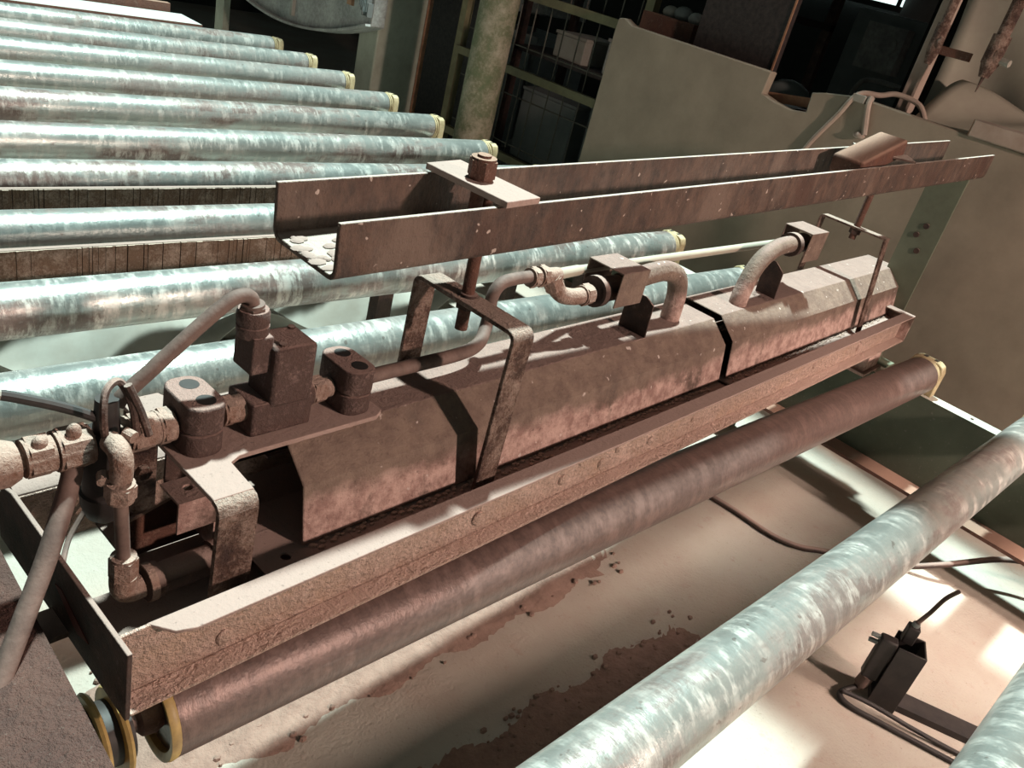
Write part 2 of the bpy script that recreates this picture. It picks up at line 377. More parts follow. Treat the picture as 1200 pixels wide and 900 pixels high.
def make_roller():
    y = 0.; z = 0.
    r = thing('conveyor_roller', RL[0], 'roller', (.26, 0, 0), group='rollers of the conveyor')
    t = build('tube', MB().lathe((.262, 0, 0), (2.325, 0, 0), [(0, .034), (0, .0485), (.002, .05), (2.06, .05), (2.063, .0485), (2.063, .034)], 48), M['roller'], r)
    build('end_liner', MB().lathe((.254, 0, 0), (.27, 0, 0), [(.010, .040), (.002, .041), (0, .046), (0, .0500), (.004, .0512), (.009, .0505), (.012, .0485), (.012, .040)], 40), M['yellow'], r)
    build('hub', MB().lathe((.235, 0, 0), (.262, 0, 0), [(0, .008), (.006, .017), (.018, .019), (.026, .016)], 20), M['rust'], r)
    build('shaft', MB().cyl((.08, 0, 0), (2.376, 0, 0), .011, 16), M['dark'], r)
    for x in (.196, .216): build('pulley_disc', MB().lathe((x, 0, 0), (x + .02, 0, 0), [(0, .030), (0, .044), (.003, .046), (.006, .044), (.006, .030)], 36), M['yellow'], r)
    build('pulley_core', MB().cyl((.188, 0, 0), (.228, 0, 0), .033, 28), M['black'], r)
    for x in (2.329, 2.339): build('seal_ring', MB().lathe((x, 0, 0), (x + .01, 0, 0), [(0, .030), (0, .046), (.002, .048), (.005, .048), (.007, .046), (.007, .030)], 36), M['cream'], r)
    bb = MB(); bb.prism([(-.047, -.05), (.047, -.05), (.047, .022), (.040, .040), (.026, .047), (-.026, .047), (-.040, .040), (-.047, .022)], 2.347, 2.376)
    k = build('bearing_block', bb, M['cream'], r, .003)
    build('slot', MB().box(2.354, 2.370, -.020, -.010, .0445, .0478).box(2.354, 2.370, .010, .020, .0445, .0478), M['black'], k)
    build('foot', MB().box(.08, .14, -.03, .03, -.05, -.012), M['dark'], r)
    return r
r0 = make_roller()
for i, y in enumerate(RY):
    o = r0 if i == 0 else copy_thing(r0, (.26, y, H - .75))
    if i == 0: o.location = (.26, y, H - .75)
    o['label'] = RL[i]
    for ch in o.children:
        ch.color = (RC[i][0], RC[i][1], 0, 1)
        if ch.name.startswith('tube'): ch.rotation_euler = (random.random() * 6.28, 0, 0)
# flat end beam behind the last roller
r = thing('end_beam', 'flat dusty steel end beam behind the farthest roller', 'beam', (1.2, 4.4, H - .8))
build('beam_plate', MB().box(-.3, 2.05, 4.28, 4.52, H - .74, H - .72), M['drum'], r)
build('beam_lip', MB().box(-.3, 2.05, 4.276, 4.28, H - .79, H - .72), M['rust'], r)
build('beam_plate', MB().box(-.3, 1.75, 4.60, 4.95, H - .70, H - .67), M['drum'], r)
build('beam_web', MB().box(-.3, 2.0, 4.54, 4.58, H - .80, H - .68), M['rust'], r)
build('beam_support', MB().box(.9, 1.0, 4.4, 4.5, 0, H - .74), M['green'], r)
build('beam_support', MB().box(1.5, 1.6, 4.66, 4.76, 0, H - .70), M['green'], r)
# drip boards between the rollers (fringed with hardened glaze)
for (y, lab) in ((1.62, 'board hung with hardened brown drips below the third roller'), (1.945, 'drip crusted board low between the third and fourth rollers behind the tray')):
    r = thing('drip_board', lab, 'board', (1.2, y, H - .95), group=None)
    build('board_plate', MB().box(.24, 2.25, y, y + .012, H - .845, H - .712), M['dark'], r)
    b = MB(); x = .3
    while x < 2.18:
        w = random.uniform(.004, .014); b.box(x, x + w, y - random.uniform(.002, .006), y, H - .85 + random.uniform(-.01, .02), H - .713); x += w + random.choice((0, 0, 0, 0, .002))
    o = build('glaze_drip', b, dusty('drip crust', lin(170, 150, 136), lin(112, 88, 72), lin(84, 64, 52), .42, 30, .8, .004) if y < 1.7 else bpy.data.materials['drip crust'], r); o['kind'] = 'stuff'
    for xx in (.3, 1.32, 2.18): build('board_post', MB().box(xx, xx + .05, y + .012, y + .05, 0, H - .8), M['dark'], r)

# ------------------------------------------------------------------ burner tray
r = thing('burner_tray', 'long dusty open steel tray frame of channel beams lying over the rollers', 'tray', (1.05, .15, 0), 'T')
L1 = 2.15
fb = build('front_beam', MB().box(-.03, L1, .024, .028, 0, .08).box(-.03, L1, 0, .024, 0, .004), M['beam'], r, .0012)
build('top_flange', MB().prism([(-.005, .028), (.012, .006), (.03, 0), (L1, 0), (L1, .028)], .0765, .0805, 'Z'), M['plate'], r, .0008)
bl = MB()
for (x, y, z, q) in ((.075, .023, .022, .009), (.098, .023, .052, .006), (.44, .022, .03, .010), (.47, .023, .055, .007), (.62, .023, .03, .008), (.66, .023, .05, .006), (.72, .023, .028, .008), (.76, .023, .045, .008), (.86, .023, .03, .007), (1.0, .023, .035, .006), (1.55, .023, .035, .009), (1.83, .023, .052, .008), (1.83, .023, .028, .009)):
    bl.ball((x, y, z), q, q * .5, q * 1.1, 10, 6)
o = build('glaze_lump', bl, M['beam'], r); o['kind'] = 'stuff'
build('rear_beam', MB().box(-.03, L1, .262, .266, 0, .072).box(-.03, L1, .262, .296, 0, .004), M['beam'], r, .0012)
build('rear_flange', MB().strip([(.262, .066), (.264, .074), (.270, .079), (.278, .080), (.298, .080)], -.004, -.03, L1), M['plate'], r)
e = build('end_plate', MB().prism([(.0, -.002), (0, .082), (.26, .082), (.285, .074), (.297, .055), (.297, -.002)], -.035, -.030), M['dark'], r, .001, label='dark left end plate with faded red paint')
build('paint_mark', MB().prism([(.075, .03), (.135, .05), (.150, .046), (.10, .022)], -.0357, -.0350), M['redmark'], e)
build('end_plate', MB().box(L1, L1 + .004, 0, .296, 0, .0805).box(L1 - .03, L1, .028, .262, .0765, .0805), M['hood'], r, .001)
build('floor_plate', MB().box(.052, .62, .03, .262, .004, .008).box(.0, .052, .03, .15, .004, .008), M['dark'], r)
build('floor_plate', MB().box(.62, 2.12, .03, .26, .004, .008), M['hood'], r)
build('foot', MB().box(2.02, 2.12, .03, .08, -.093, 0).box(2.0, 2.14, .02, .09, -.093, -.085), M['hood'], r)
build('foot', MB().box(-.20, -.03, .12, .16, .0, .006).box(-.20, -.16, .12, .16, -.112, 0), M['dark'], r)

# hoods over the tray
def hood_profile(dz=0.): return [(.066, .052), (.074, .052), (.088, .124 + dz), (.130, .160 + dz), (.214, .160 + dz), (.240, .115), (.246, .052)]
def hood(name, lab, x0, x1, dz, hole):
    h = thing(name, lab, 'hood', ((x0 + x1) / 2, .15, .047), 'T')
    prof = hood_profile(dz)
    n = 48; mb = MB(); line = [V((a, b)) for a, b in prof]
    mb.strip(prof[1:], .003, x0, x1)
    build('cover', mb, M['hood'], h, .0025)
    bp = MB()
    if hole: bp.hole_plate(x0 - .056, x0 + .06, .047, .16, .046, .050, x0 - .024, .068, .006).box(x0 + .06, x1, .047, .076, .046, .050).box(x0 + .06, x1, .238, .258, .046, .05)
    else: bp.box(x0 - .01, x1 - .02, .047, .086, .046, .050).box(x0 - .01, x1 - .02, .236, .258, .046, .05)
    build('base_flange', bp, M['plate'], h, .001)
    lp = MB().box(x0 - (.056 if hole else .01), x1 - .02, .047, .0495, .036, .046)
    build('flange_lip', lp, M['beam'], h)
    sm = MB()
    x = x0 + .01
    while x < x1 - .05:                        # crumbs of dust caked along the foot of the cover
        q = random.uniform(.0012, .0042); sm.ball((x, .071 - abs(random.gauss(0, .007)), .0505), q * 1.5, q, q * .7, 6, 4); x += random.uniform(.001, .007)
    o = build('caked_dust', sm, M['beam'], h); o['kind'] = 'stuff'
    return h
h1 = hood('burner_hood', 'long dusty sheet hood with an open left end, nearer half of the burner', .197, 1.167, 0, True)
build('inner_panel', MB().box(.122, .30, .242, .246, .052, .158), M['dark'], h1)
h2 = hood('burner_hood', 'dusty sheet hood on the far half of the burner, below the thin strap', 1.195, 2.245, .003, False)
build('support_bar', MB().box(1.15, 1.20, .20, .235, .008, .052), M['dark'], h1)
for hh, xs in ((h1, (.4, .8)), (h2, (1.4, 1.9))):
    for x in xs: build('bearer', MB().box(x, x + .04, .028, .262, .028, .046), M['dark'], hh)

# ------------------------------------------------------------------ straps
def strap_line(y0, y1, z0, zt, zr, rad=.014):
    a = [(y0, z0), (y0, zt - rad)]
    for k in range(1, 5): g = math.pi / 2 * k / 4; a.append((y0 + rad - rad * math.cos(g), zt - rad + rad * math.sin(g)))
    for k in range(0, 5): g = math.pi / 2 * k / 4; a.append((y1 - rad + rad * math.sin(g), zt - rad + rad * math.cos(g)))
    a.append((y1, zr)); return a
def hexbolt(mb, x, y, z, r=.011, h=.009): mb.cyl((x, y, z), (x, y, z + h), r, 6).cyl((x, y, z + h), (x, y, z + h + .012), r * .55, 10); return mb
t = thing('mounting_bracket', 'L shaped dusty bracket straddling the open left end of the hood and carrying the valves', 'bracket', (.1, .16, .05), 'T')
build('front_leg', MB().prism([(.074, .034), (.117, .034), (.118, .150), (.117, .150), (.117, .152), (.075, .152)], .052, .058, 'Y'), M['strap'], t)
build('bend', MB().strip([(.052, .150), (.0535, .158), (.058, .1635), (.066, .166)], -.006, .075, .118), M['strap'], t)
build('top_plate', MB().prism([(.075, .064), (.118, .064), (.121, .112), (.135, .119), (.318, .119), (.332, .128), (.332, .215), (.135, .215), (.118, .262), (.075, .262)], .1605, .1665, 'Z'), M['plate'], t, .001)
build('rear_leg', MB().box(.079, .118, .254, .261, .004, .1605), M['strap'], t, .001)
k = MB(); k.cyl((.10, .254, .07), (.10, .246, .07), .009, 6); build('bolt', k, M['strap'], t)
t = thing('hanger_strap', 'scabby bent steel strap bridging the middle of the nearer hood, hung by a rusty rod', 'strap', (.465, .15, .05), 'T')
sl = strap_line(.044, .232, .048, .292, .045)
build('strap_band', MB().strip(sl, -.006, .445, .483), M['strap'], t, .001)
rt = V((.437, .205, .470))
build('rod', MB().cyl((.466, .150, .245), (.4665, .158, .425), .0085, 14), M['rust'], t)
b = MB().cyl((.466, .150, .276), (.466, .150, .2855), .015, 6).cyl((.466, .150, .293), (.466, .150, .296), .012, 12); build('nut', b, M['dark'], t)
t = thing('hanger_strap', 'thin bent strap over the far end of the second hood, hung by a thin rod', 'strap', (1.86, .15, .05), 'T')
sl = strap_line(.050, .262, .052, .295, .045, .01)
build('strap_band', MB().strip([(.050 + (.034 if i > 0 else 0) * min(1, i), b) if i < 6 else (a, b) for i, (a, b) in enumerate(strap_line(.084, .262, .052, .295, .045, .01))], -.005, 1.862, 1.892), M['strap'], t, .001)
build('rod', MB().cyl((1.877, .167, .262), (1.885, .172, .412), .0085, 12), M['rust'], t)
build('nut', MB().cyl((1.877, .167, .276), (1.877, .167, .2895), .014, 6), M['dark'], t)

# ------------------------------------------------------------------ overhead channel
c = thing('overhead_channel', 'rusted U channel running lengthwise above the burner hoods', 'channel', (0, .06, 0), 'C')
def u_line(w, h, rad):
    a = [(0, h), (0, rad)]
    for k in range(1, 5): g = math.pi / 2 * k / 4; a.append((rad - rad * math.cos(g), rad - rad * math.sin(g)))
    for k in range(0, 5): g = math.pi / 2 * k / 4; a.append((w - rad + rad * math.sin(g), rad - rad * math.cos(g)))
    a.append((w, h)); return a
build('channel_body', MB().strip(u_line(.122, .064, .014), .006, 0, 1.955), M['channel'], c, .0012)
b = MB(); 
for k in range(60):
    x = .004 + .22 * random.random() ** 1.6; b.ball((x, random.uniform(.022, .10), .007), random.uniform(.004, .012), random.uniform(.004, .010), .0018, 7, 4)
o = build('dried_flake', b, M['plate'], c); o['kind'] = 'stuff'
w = build('washer_plate', MB().box(.207, .265, -.008, .128, .066, .074, Matrix.Rotation(math.radians(4), 3, 'Z')), M['plate'], c, .001)
build('hex_nut', MB().hexn((.236, .064, .074), (.236, .064, .100), .0175), M['rust'], w, label='rusty hex nut')
build('rod_end', MB().cyl((.236, .064, .0), (.236, .064, .103), .0085, 12), M['rust'], w)
w = build('washer_plate', MB().box(1.37, 1.43, .0, .122, .0655, .070, Matrix.Rotation(math.radians(40), 3, 'Z')), M['channel'], c, .001)
build('wedge_block', MB().box(1.22, 1.45, .030, .096, .046, .084, Matrix.Rotation(math.radians(4), 3, 'Z') @ Matrix.Rotation(math.radians(-9), 3, 'Y')), M['rust'], c, .006, label='rusty block laid askew across the flanges')
build('rod_end', MB().cyl((1.66, .066, 0), (1.66, .066, .03), .0085, 10), M['rust'], c)
p = thing('support_post', 'grey green flat post holding up the right end of the rusted channel', 'post', (2.43, .74, H - .8))
build('post_plate', MB().box(2.425, 2.432, .695, .79, H - .8, H - .245), M['post'], p)
build('post_flange', MB().box(2.432, 2.46, .783, .79, H - .8, H - .245).box(2.40, 2.46, .66, .80, H - .8, H - .794), M['post'], p)
b = MB()
for (y, z) in ((.74, .40), (.735, .47), (.755, .43)): b.cyl((2.425, y, H - z), (2.421, y, H - z), .008, 10)
build('bolt', b, M['dark'], p)

# ------------------------------------------------------------------ valve train
YP, ZP = .165, .192
g = thing('gas_pipe', 'dusty fuel pipe with hex fittings running over the bracket to the first igniter box', 'pipe', (-.08, YP, ZP - .02), 'T')
def ax(x0, x1): return ((x0, YP, ZP), (x1, YP, ZP))
build('pipe_end', MB().lathe((-.20, YP, ZP), (-.06, YP, ZP), [(0, .018), (.09, .018), (.10, .021), (.13, .022), (.139, .018)], 20).ball((-.085, YP, ZP + .012), .016, .014, .012), M['brass'], g)
for x0, x1, rr in ((-.056, -.031, .0205), (-.029, .002, .0225), (.036, .060, .021), (.066, .082, .020), (.136, .152, .0175), (.2455, .265, .0175)):
    build('hex_nut', MB().hexn(*ax(x0, x1), rr), M['brass'], g)
build('pipe', MB().cyl(*ax(-.07, .17), .011, 16), M['brass'], g)
build('collar', MB().cyl(*ax(.152, .160), .0155, 16).cyl(*ax(.264, .276), .0125, 16).cyl(*ax(.060, .067), .017, 16), M['brass'], g)
for x, q in ((-.043, .006), (.047, .006), (-.014, .009)): build('weld_drip', MB().ball((x, YP - .006, ZP + .012 + q), .007, .006, q), M['brass'], g)
build('tube', MB().tube([(.235, YP, ZP), (.40, YP, ZP + .001), (.49, YP, ZP + .002), (.535, .172, ZP + .006), (.562, .188, .212), (.573, .197, .232), (.573, .199, .252), (.583, .2, .270), (.605, .2, .2765), (.66, .2, .2765)], .0095, 14), M['hose'], g)
for x0, x1, rr in ((.648, .664, .0165), (.668, .684, .0175)): build('hex_nut', MB().hexn((x0, .2, .2755), (x1, .2, .2745), rr), M['brass'], g)
build('tee', MB().cyl((.684, .2, .274), (.716, .2, .272), .0125, 16).cyl((.703, .2, .272), (.718, .192, .248), .0135, 16).hexn((.700, .2, .271), (.712, .196, .252), .0165), M['brass'], g)
build('elbow', MB().tube([(.712, .195, .254), (.725, .188, .243), (.750, .182, .239), (.782, .182, .239)], .0135, 14, 4), M['brass'], g)
build('hex_nut', MB().hexn((.768, .182, .239), (.790, .182, .239), .0185), M['brass'], g)
build('thin_tube', MB().cyl((.716, .203, .272), (.80, .222, .262), .009, 12).cyl((.80, .222, .262), (1.62, .222, .252), .008, 12), M['sheet'], g, label='pale thin tube between the two guard boxes')
def clamp(cx, lab):
    k = thing('pipe_clamp', lab, 'clamp', (cx, YP, .1665), 'T', 'pipe clamps on the bracket')
    def stad(hw, hd, n=6):
        rr = .017; pts = []
        for qx, qy, a0 in ((hw - rr, hd - rr, 0), (-hw + rr, hd - rr, 90), (-hw + rr, -hd + rr, 180), (hw - rr, -hd + rr, 270)):
            for i in range(n + 1): a = math.radians(a0 + 90 * i / n); pts.append((cx + qx + rr * math.cos(a), YP + qy + rr * math.sin(a)))
        return pts
    build('lower_half', MB().prism(stad(.0215, .035), .1665, .1905, 'Z'), M['valve'], k, .001)
    u = build('upper_half', MB().prism(stad(.0215, .035), .1925, .2235, 'Z'), M['valve'], k, .002)
    for dy in (-.017, .017):
        s_ = build('bolt_socket', MB().lathe((cx + .003, YP + dy, .2232), (cx + .003, YP + dy, .2242), [(0, .0100), (.0006, .0100)], 18), M['black'], u)
    return k
clamp(.106, 'two bolt pipe clamp block at the left end of the bracket, top lit pale')
clamp(.300, 'two bolt pipe clamp block to the right of the solenoid valve, in shade')
sv = thing('solenoid_valve', 'tall brown dusted solenoid valve with a capped cable connector on top', 'valve', (.205, YP, .1665), 'T')
build('valve_body', MB().box(.160, .236, .140, .192, .1665, .206), M['valve'], sv, .003)
build('coil', MB().box(.179, .231, .138, .186, .200, .272), M['valve'], sv, .004)
build('connector', MB().box(.157, .181, .148, .184, .240, .283), M['valve'], sv, .002)
q = build('connector_cap', MB().lathe((.166, .166, .280), (.164, .166, .314), [(0, .0165), (.012, .0172), (.013, .0158), (.016, .0172), (.026, .0172), (.030, .0155)], 20), M['valve'], sv)
build('gland_nut', MB().hexn((.164, .166, .306), (.163, .166, .316), .0135), M['hose'], q)
for x, y in ((.1905, .146), (.222, .178)): build('screw', MB().cyl((x, y, .272), (x, y, .2745), .0042, 8), M['dark'], sv)
build('port', MB().cyl((.236, YP, ZP), (.246, YP, ZP), .0165, 16), M['valve'], sv)
h = thing('cable_hose', 'grey brown hose arching from the solenoid cap down to the pilot valve', 'hose', (.03, YP, .23), 'T')
build('hose', MB().tube([(.163, .166, .312), (.160, .166, .322), (.150, .166, .326), (.135, .166, .321), (.105, .166, .298), (.07, .166, .268), (.035, .166, .238), (.028, .166, .228)], .0075, 12), M['hose'], h)
pv = thing('pilot_valve', 'dark upright pilot valve strapped to the fuel pipe at the left edge', 'valve', (.018, YP, .09), 'T')
build('valve_stem', MB().lathe((.018, YP, .098), (.018, YP, .25), [(0, .011), (.006, .018), (.02, .0225), (.034, .0235), (.036, .021), (.05, .021), (.07, .0235), (.100, .0235), (.104, .0125), (.14, .0105)], 22), M['black'], pv)
build('elbow', MB().tube([(.012, .142, .205), (.011, .126, .207), (.0105, .117, .200), (.010, .116, .180)], .0105, 14, 5).hexn((.010, .116, .176), (.010, .116, .156), .0145), M['brass'], pv)
build('bleed_screw', MB().cyl((.0, .130, .180), (-.004, .120, .178), .006, 10), M['brass'], pv)
build('bleed_screw', MB().cyl((.024, .140, .213), (.028, .130, .212), .006, 10), M['brass'], pv)
build('drop_tube', MB().cyl((.010, .116, .160), (.015, .116, .08), .0068, 12), M['hose'], pv)
build('lower_elbow', MB().hexn((.015, .116, .085), (.0155, .116, .056), .0140).tube([(.0155, .116, .06), (.016, .116, .044), (.022, .116, .038), (.034, .116, .038)], .0135, 14, 4), M['brass'], pv)
b = MB(); b.tube([(.010, .146, .20), (.004, .140, .23), (.010, .150, .255), (.026, .158, .258), (.034, .148, .235), (.036, .142, .205)], .0038, 8)
b.tube([(.030, .150, .258), (.040, .144, .23), (.046, .138, .205)], .004, 8)
build('cable_tie', b, M['dark'], pv)
bp = thing('burner_pipe', 'dark horizontal burner nozzle inside the open left end of the tray', 'pipe', (.08, .116, .02), 'T')
build('nozzle', MB().lathe((.034, .116, .038), (.20, .116, .036), [(0, .012), (.003, .019), (.018, .019), (.019, .0165), (.05, .017), (.075, .017), (.076, .021), (.115, .021), (.118, .014), (.166, .014)], 22), M['dark'], bp)
build('flange_ring', MB().lathe((.037, .116, .038), (.05, .116, .038), [(0, .015), (0, .0205), (.008, .0205), (.008, .015)], 22), M['brass'], bp)
build('back_plate', MB().prism([(.045, .012), (.150, .012), (.150, .078), (.138, .088), (.05, .060)], .185, .189, 'Y'), M['rust'], bp)
build('support_web', MB().prism([(.105, .006), (.130, .006), (.125, .030), (.110, .030)], .088, .092, 'Y'), M['rust'], bp)
hb = thing('holed_bracket', 'small pale angle bracket with a round hole inside the tray corner', 'bracket', (.11, .16, .08), 'T')
build('plate', MB().hole_plate(.086, .134, .148, .186, .098, .101, .108, .168, .0055).box(.086, .134, .145, .148, .06, .101), M['hood'], hb)
build('side_web', MB().box(.131, .134, .148, .186, .02, .098), M['hood'], hb)
lt = thing('lower_tube', 'dusty tube slanting down from the fuel pipe past the left edge', 'tube', (-.03, .14, .15), 'T')
build('tube', MB().tube([(-.014, .160, .178), (-.022, .150, .160), (-.05, .122, .118), (-.075, .10, .085), (-.12, .06, .03)], .0095, 12), M['hose'], lt)
ct = thing('flat_cable', 'flat dark cable coming in from the left to the pilot valve', 'cable', (0, .165, .22), 'T')
build('cable', MB().tube([(.014, .165, .215), (-.006, .172, .226), (-.04, .182, .240), (-.08, .19, .252), (-.16, .2, .255)], .0052, 10), M['black'], ct)
build('band', MB().tube([(-.064, .187, .248), (-.068, .188, .249)], .0062, 10, 1), M['cloth'], ct)
wi = thing('thin_wire', 'thin grey wire drooping against the rear beam inside the tray', 'wire', (.0, .24, .02), 'T')
build('wire', MB().tube([(.05, .258, .085), (.048, .256, .06), (.035, .25, .04), (.012, .235, .02), (-.01, .20, .012)], .003, 8), M['hose'], wi)

# ------------------------------------------------------------------ igniter boxes with bent pipes
def igniter(lab, bx, cyl, pipe, rp, plate):
    k = thing('igniter_box', lab, 'box', (pipe[0][0], pipe[0][1], .16), 'T', 'igniter boxes on the hoods')
    x0, x1, y0, y1, z0, z1 = bx
    build('guard', MB().strip([(y0, z0), (y0, z1), (y1, z1), (y1, z0)], .0025, x0, x1), M['hood'], k, .001)
    build('bent_pipe', MB().tube(pipe, rp, 18, 8), M['hood'], k)
    build('collar', MB().cyl(cyl[0], cyl[1], cyl[2], 20).cyl(cyl[0], V(cyl[0]).lerp(V(cyl[1]), .25), cyl[2] * 1.25, 20), M['dark'], k)
    build('bracket_plate', MB().prism(*plate), M['dark'], k)
    return k
i1 = igniter('square guard box on a short bent pipe at mid burner, beside the brass elbow', (.815, .893, .147, .215, .226, .284), ((.800, .182, .242), (.865, .182, .242), .021),
        [(1.058, .165, .150), (1.058, .166, .180), (1.056, .168, .215), (1.042, .172, .245), (1.010, .178, .258), (.96, .182, .256), (.87, .182, .247)], .0185, ([(.128, .160), (.186, .160), (.186, .232), (.150, .232), (.132, .222)], .918, .921))
i2 = igniter('square guard box on the long curved pipe of the far hood', (1.515, 1.605, .137, .200, .243, .308), ((1.49, .166, .276), (1.56, .166, .277), .021),
        [(1.300, .150, .150), (1.304, .152, .185), (1.320, .155, .225), (1.350, .158, .255), (1.40, .162, .272), (1.45, .165, .277), (1.51, .166, .277)], .0185, ([(.133, .163), (.180, .163), (.185, .243), (.160, .243), (.136, .225)], 1.44, 1.443))
build('bracket_foot', MB().box(.888, .921, .128, .186, .160, .163), M['hood'], i1)
build('bracket_foot', MB().box(1.40, 1.443, .133, .18, .163, .166), M['hood'], i2)

# ------------------------------------------------------------------ sensor bracket on the floor, floor cables
sb = thing('sensor_bracket', 'black photo sensor on an upright steel channel standing on the floor at lower right', 'sensor', (1.66, .11, 0))
q = Matrix.Rotation(math.radians(24), 3, 'Z')
def rq(mb):
    p0 = V((1.66, .11, 0)); mb.v = [tuple(q @ ((V(a) - p0) * .86) + p0 + V((-.012, .045, 0))) for a in mb.v]; return mb
build('base_bar', rq(MB().box(1.64, 1.70, -.22, .14, 0, .018)), M['black'], sb)
build('upright', rq(MB().strip([(1.628, .145), (1.628, .085), (1.692, .085), (1.692, .145)], -.005, .0, .185, 'Z')), M['black'], sb, .001)
s2 = build('sensor_body', rq(MB().box(1.632, 1.662, .145, .185, .06, .185)), M['black'], sb, .004)
build('cable_gland', rq(MB().cyl((1.645, .166, .062), (1.645, .170, .03), .017, 16).cyl((1.645, .170, .03), (1.645, .171, .018), .012, 14)), M['hose'], s2)
build('sensor_head', rq(MB().box(1.664, 1.692, .110, .138, .175, .225)), M['black'], sb, .003)
for zz in (.158, .176): build('screw', rq(MB().cyl((1.650, .185, zz), (1.650, .205, zz), .006, 8)), M['greybox'], sb)
build('lens_ring', rq(MB().cyl((1.678, .124, .225), (1.678, .124, .235), .009, 10)), M['greybox'], sb)
build('fibre_lead', rq(MB().tube([(1.678, .124, .235), (1.70, .105, .262), (1.74, .08, .29), (1.78, .05, .30)], .0055, 8)), M['hose'], sb)
cb = thing('sensor_cable', 'pair of black cables from the sensor running along the floor to the right bottom edge', 'cable', (1.6, .1, 0))
build('cable', MB().tube([tuple(q @ ((V((1.645, .171, .02)) - V((1.66, .11, 0))) * .86) + V((1.648, .155, 0))), (1.565, .215, .010), (1.555, .185, .006), (1.575, .12, .006), (1.615, .0, .006), (1.65, -.1, .006)], .006, 10), M['black'], cb)
build('cable', MB().tube([(1.562, .212, .020), (1.585, .16, .02), (1.618, .07, .0125), (1.66, -.03, .0055), (1.70, -.12, .0055)], .005, 10), M['black'], cb)
cb = thing('floor_cable', 'black cable curving across the pale floor beneath the rollers', 'cable', (2.0, .6, 0))
build('cable', MB().tube([(1.86, 1.0, .009), (1.90, .84, .009), (1.92, .72, .009), (1.925, .60, .009), (1.955, .53, .009), (2.00, .49, .009), (2.10, .40, .009), (2.17, .33, .011), (2.23, .26, .045), (2.36, .16, .09), (2.43, .08, .10), (2.50, -.05, .10), (2.52, -.3, .05)], .008, 12), M['dark'], cb)

def heap(name, lab, cx, cy, lx, ly, hh, seed, mat):  # dust mounds whose brown also stands in for shadow bands on the floor
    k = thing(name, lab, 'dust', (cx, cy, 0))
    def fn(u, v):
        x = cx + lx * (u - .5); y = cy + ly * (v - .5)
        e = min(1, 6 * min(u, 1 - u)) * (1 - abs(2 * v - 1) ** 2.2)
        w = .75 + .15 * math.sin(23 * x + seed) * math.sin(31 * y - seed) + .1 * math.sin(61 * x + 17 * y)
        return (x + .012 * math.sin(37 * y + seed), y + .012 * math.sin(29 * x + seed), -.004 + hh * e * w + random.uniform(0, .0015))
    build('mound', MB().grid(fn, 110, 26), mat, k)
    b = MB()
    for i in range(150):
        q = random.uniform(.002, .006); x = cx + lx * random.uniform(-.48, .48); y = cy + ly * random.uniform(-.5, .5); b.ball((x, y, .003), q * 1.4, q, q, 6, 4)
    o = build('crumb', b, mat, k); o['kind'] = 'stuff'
M['heap'] = plain('brown glaze dust and floor shade', lin(150, 122, 110), lin(126, 100, 90), 40, .95, .8, 0, .012)  # dust brown, matched to the tone of the shaded floor
heap('dust_shade_heap', 'red brown dust, partly standing in for floor shadow, along the dusted roller', .83, .86, 1.35, .30, .018, 1.3, M['heap'])
heap('dust_shade_heap', 'red brown dust, also drawing the floor shadow band, beside the shiny roller at bottom center', .98, .49, 1.0, .16, .010, 4.1, M['heap'])

# pale sheet and timber on the floor behind the tray
cl = thing('floor_sheet', 'crumpled pale sheet lying on the floor under the rollers behind the tray', 'sheet', (1.1, 2.1, 0))
def fold(u, v):
    x = .3 + 1.7 * u; y = 1.75 + .75 * v
    z = .02 + .15 * abs(math.sin(4.2 * x + 5 * y + 1.3 * math.sin(4 * y))) ** 1.3 + .05 * math.sin(9 * x - 8 * y) ** 2
    return (x, y, z)
build('sheet', MB().grid(fold, 60, 26), M['cloth'], cl, solid=.003)
for (x, y, h_, lab) in ((1.25, 1.99, .34, 'upright brown board end leaning below the glaze streaked roller'), (1.75, 1.98, .36, 'mossy timber stub below the rollers right of the brown board end')):
    t = thing('timber_stub', lab, 'timber', (x, y, 0)); build('stub', MB().box(x - .05, x + .05, y - .03, y + .03, 0, h_), M['wood'] if x < 1.5 else M['post'], t, .003)
    build('end_cap', MB().box(x - .048, x + .048, y - .028, y + .028, h_, h_ + .004), M['cloth'], t)

# ------------------------------------------------------------------ background, left: column, pillar, drum, cage
t = thing('steel_column', 'round mossy green painted column standing behind the roller ends', 'column', (2.62, 2.79, 0))
build('shaft', MB().cyl((2.62, 2.79, 0), (2.62, 2.79, 2.55), .083, 32), M['column'], t)
build('base_plate', MB().box(2.5, 2.74, 2.67, 2.91, 0, .015), M['column'], t)
t = thing('concrete_pillar', 'square grey green pillar beside the dark doorway', 'pillar', (2.85, 3.95, 0))
build('pillar_core', MB().box(2.62, 2.90, 3.60, 3.76, 0, 2.55), M['pillar'], t, .008)
build('edge_trim', MB().box(2.90, 2.93, 3.60, 3.63, 0, 2.55), M['wood'], t)
t = thing('drum_casing', 'grey curved sheet casing of a big drum at the top left', 'casing', (2.4, 4.3, H - .4))
def drum(x, R=2.2, zc=H + 1.55, yc=4.30): return [(yc + R * math.sin(a), zc - R * math.cos(a)) for a in [math.radians(-21.3 + 1.775 * k) for k in range(25)]]
pr = drum(0)
build('casing_sheet', MB().prism(pr + [(pr[-1][0], 2.5), (pr[0][0], 2.5)], 2.50, 2.58), M['drum'], t, .004)
build('casing_rim', MB().strip(pr, .012, 2.47, 2.50), M['drum'], t)
build('seam_strip', MB().box(2.485, 2.5, 3.66, 3.70, H - .44, 2.4), M['wood'], t)
build('hinge', MB().box(2.48, 2.5, 4.18, 4.20, H - .60, H - .50), M['cloth'], t)
b = MB()
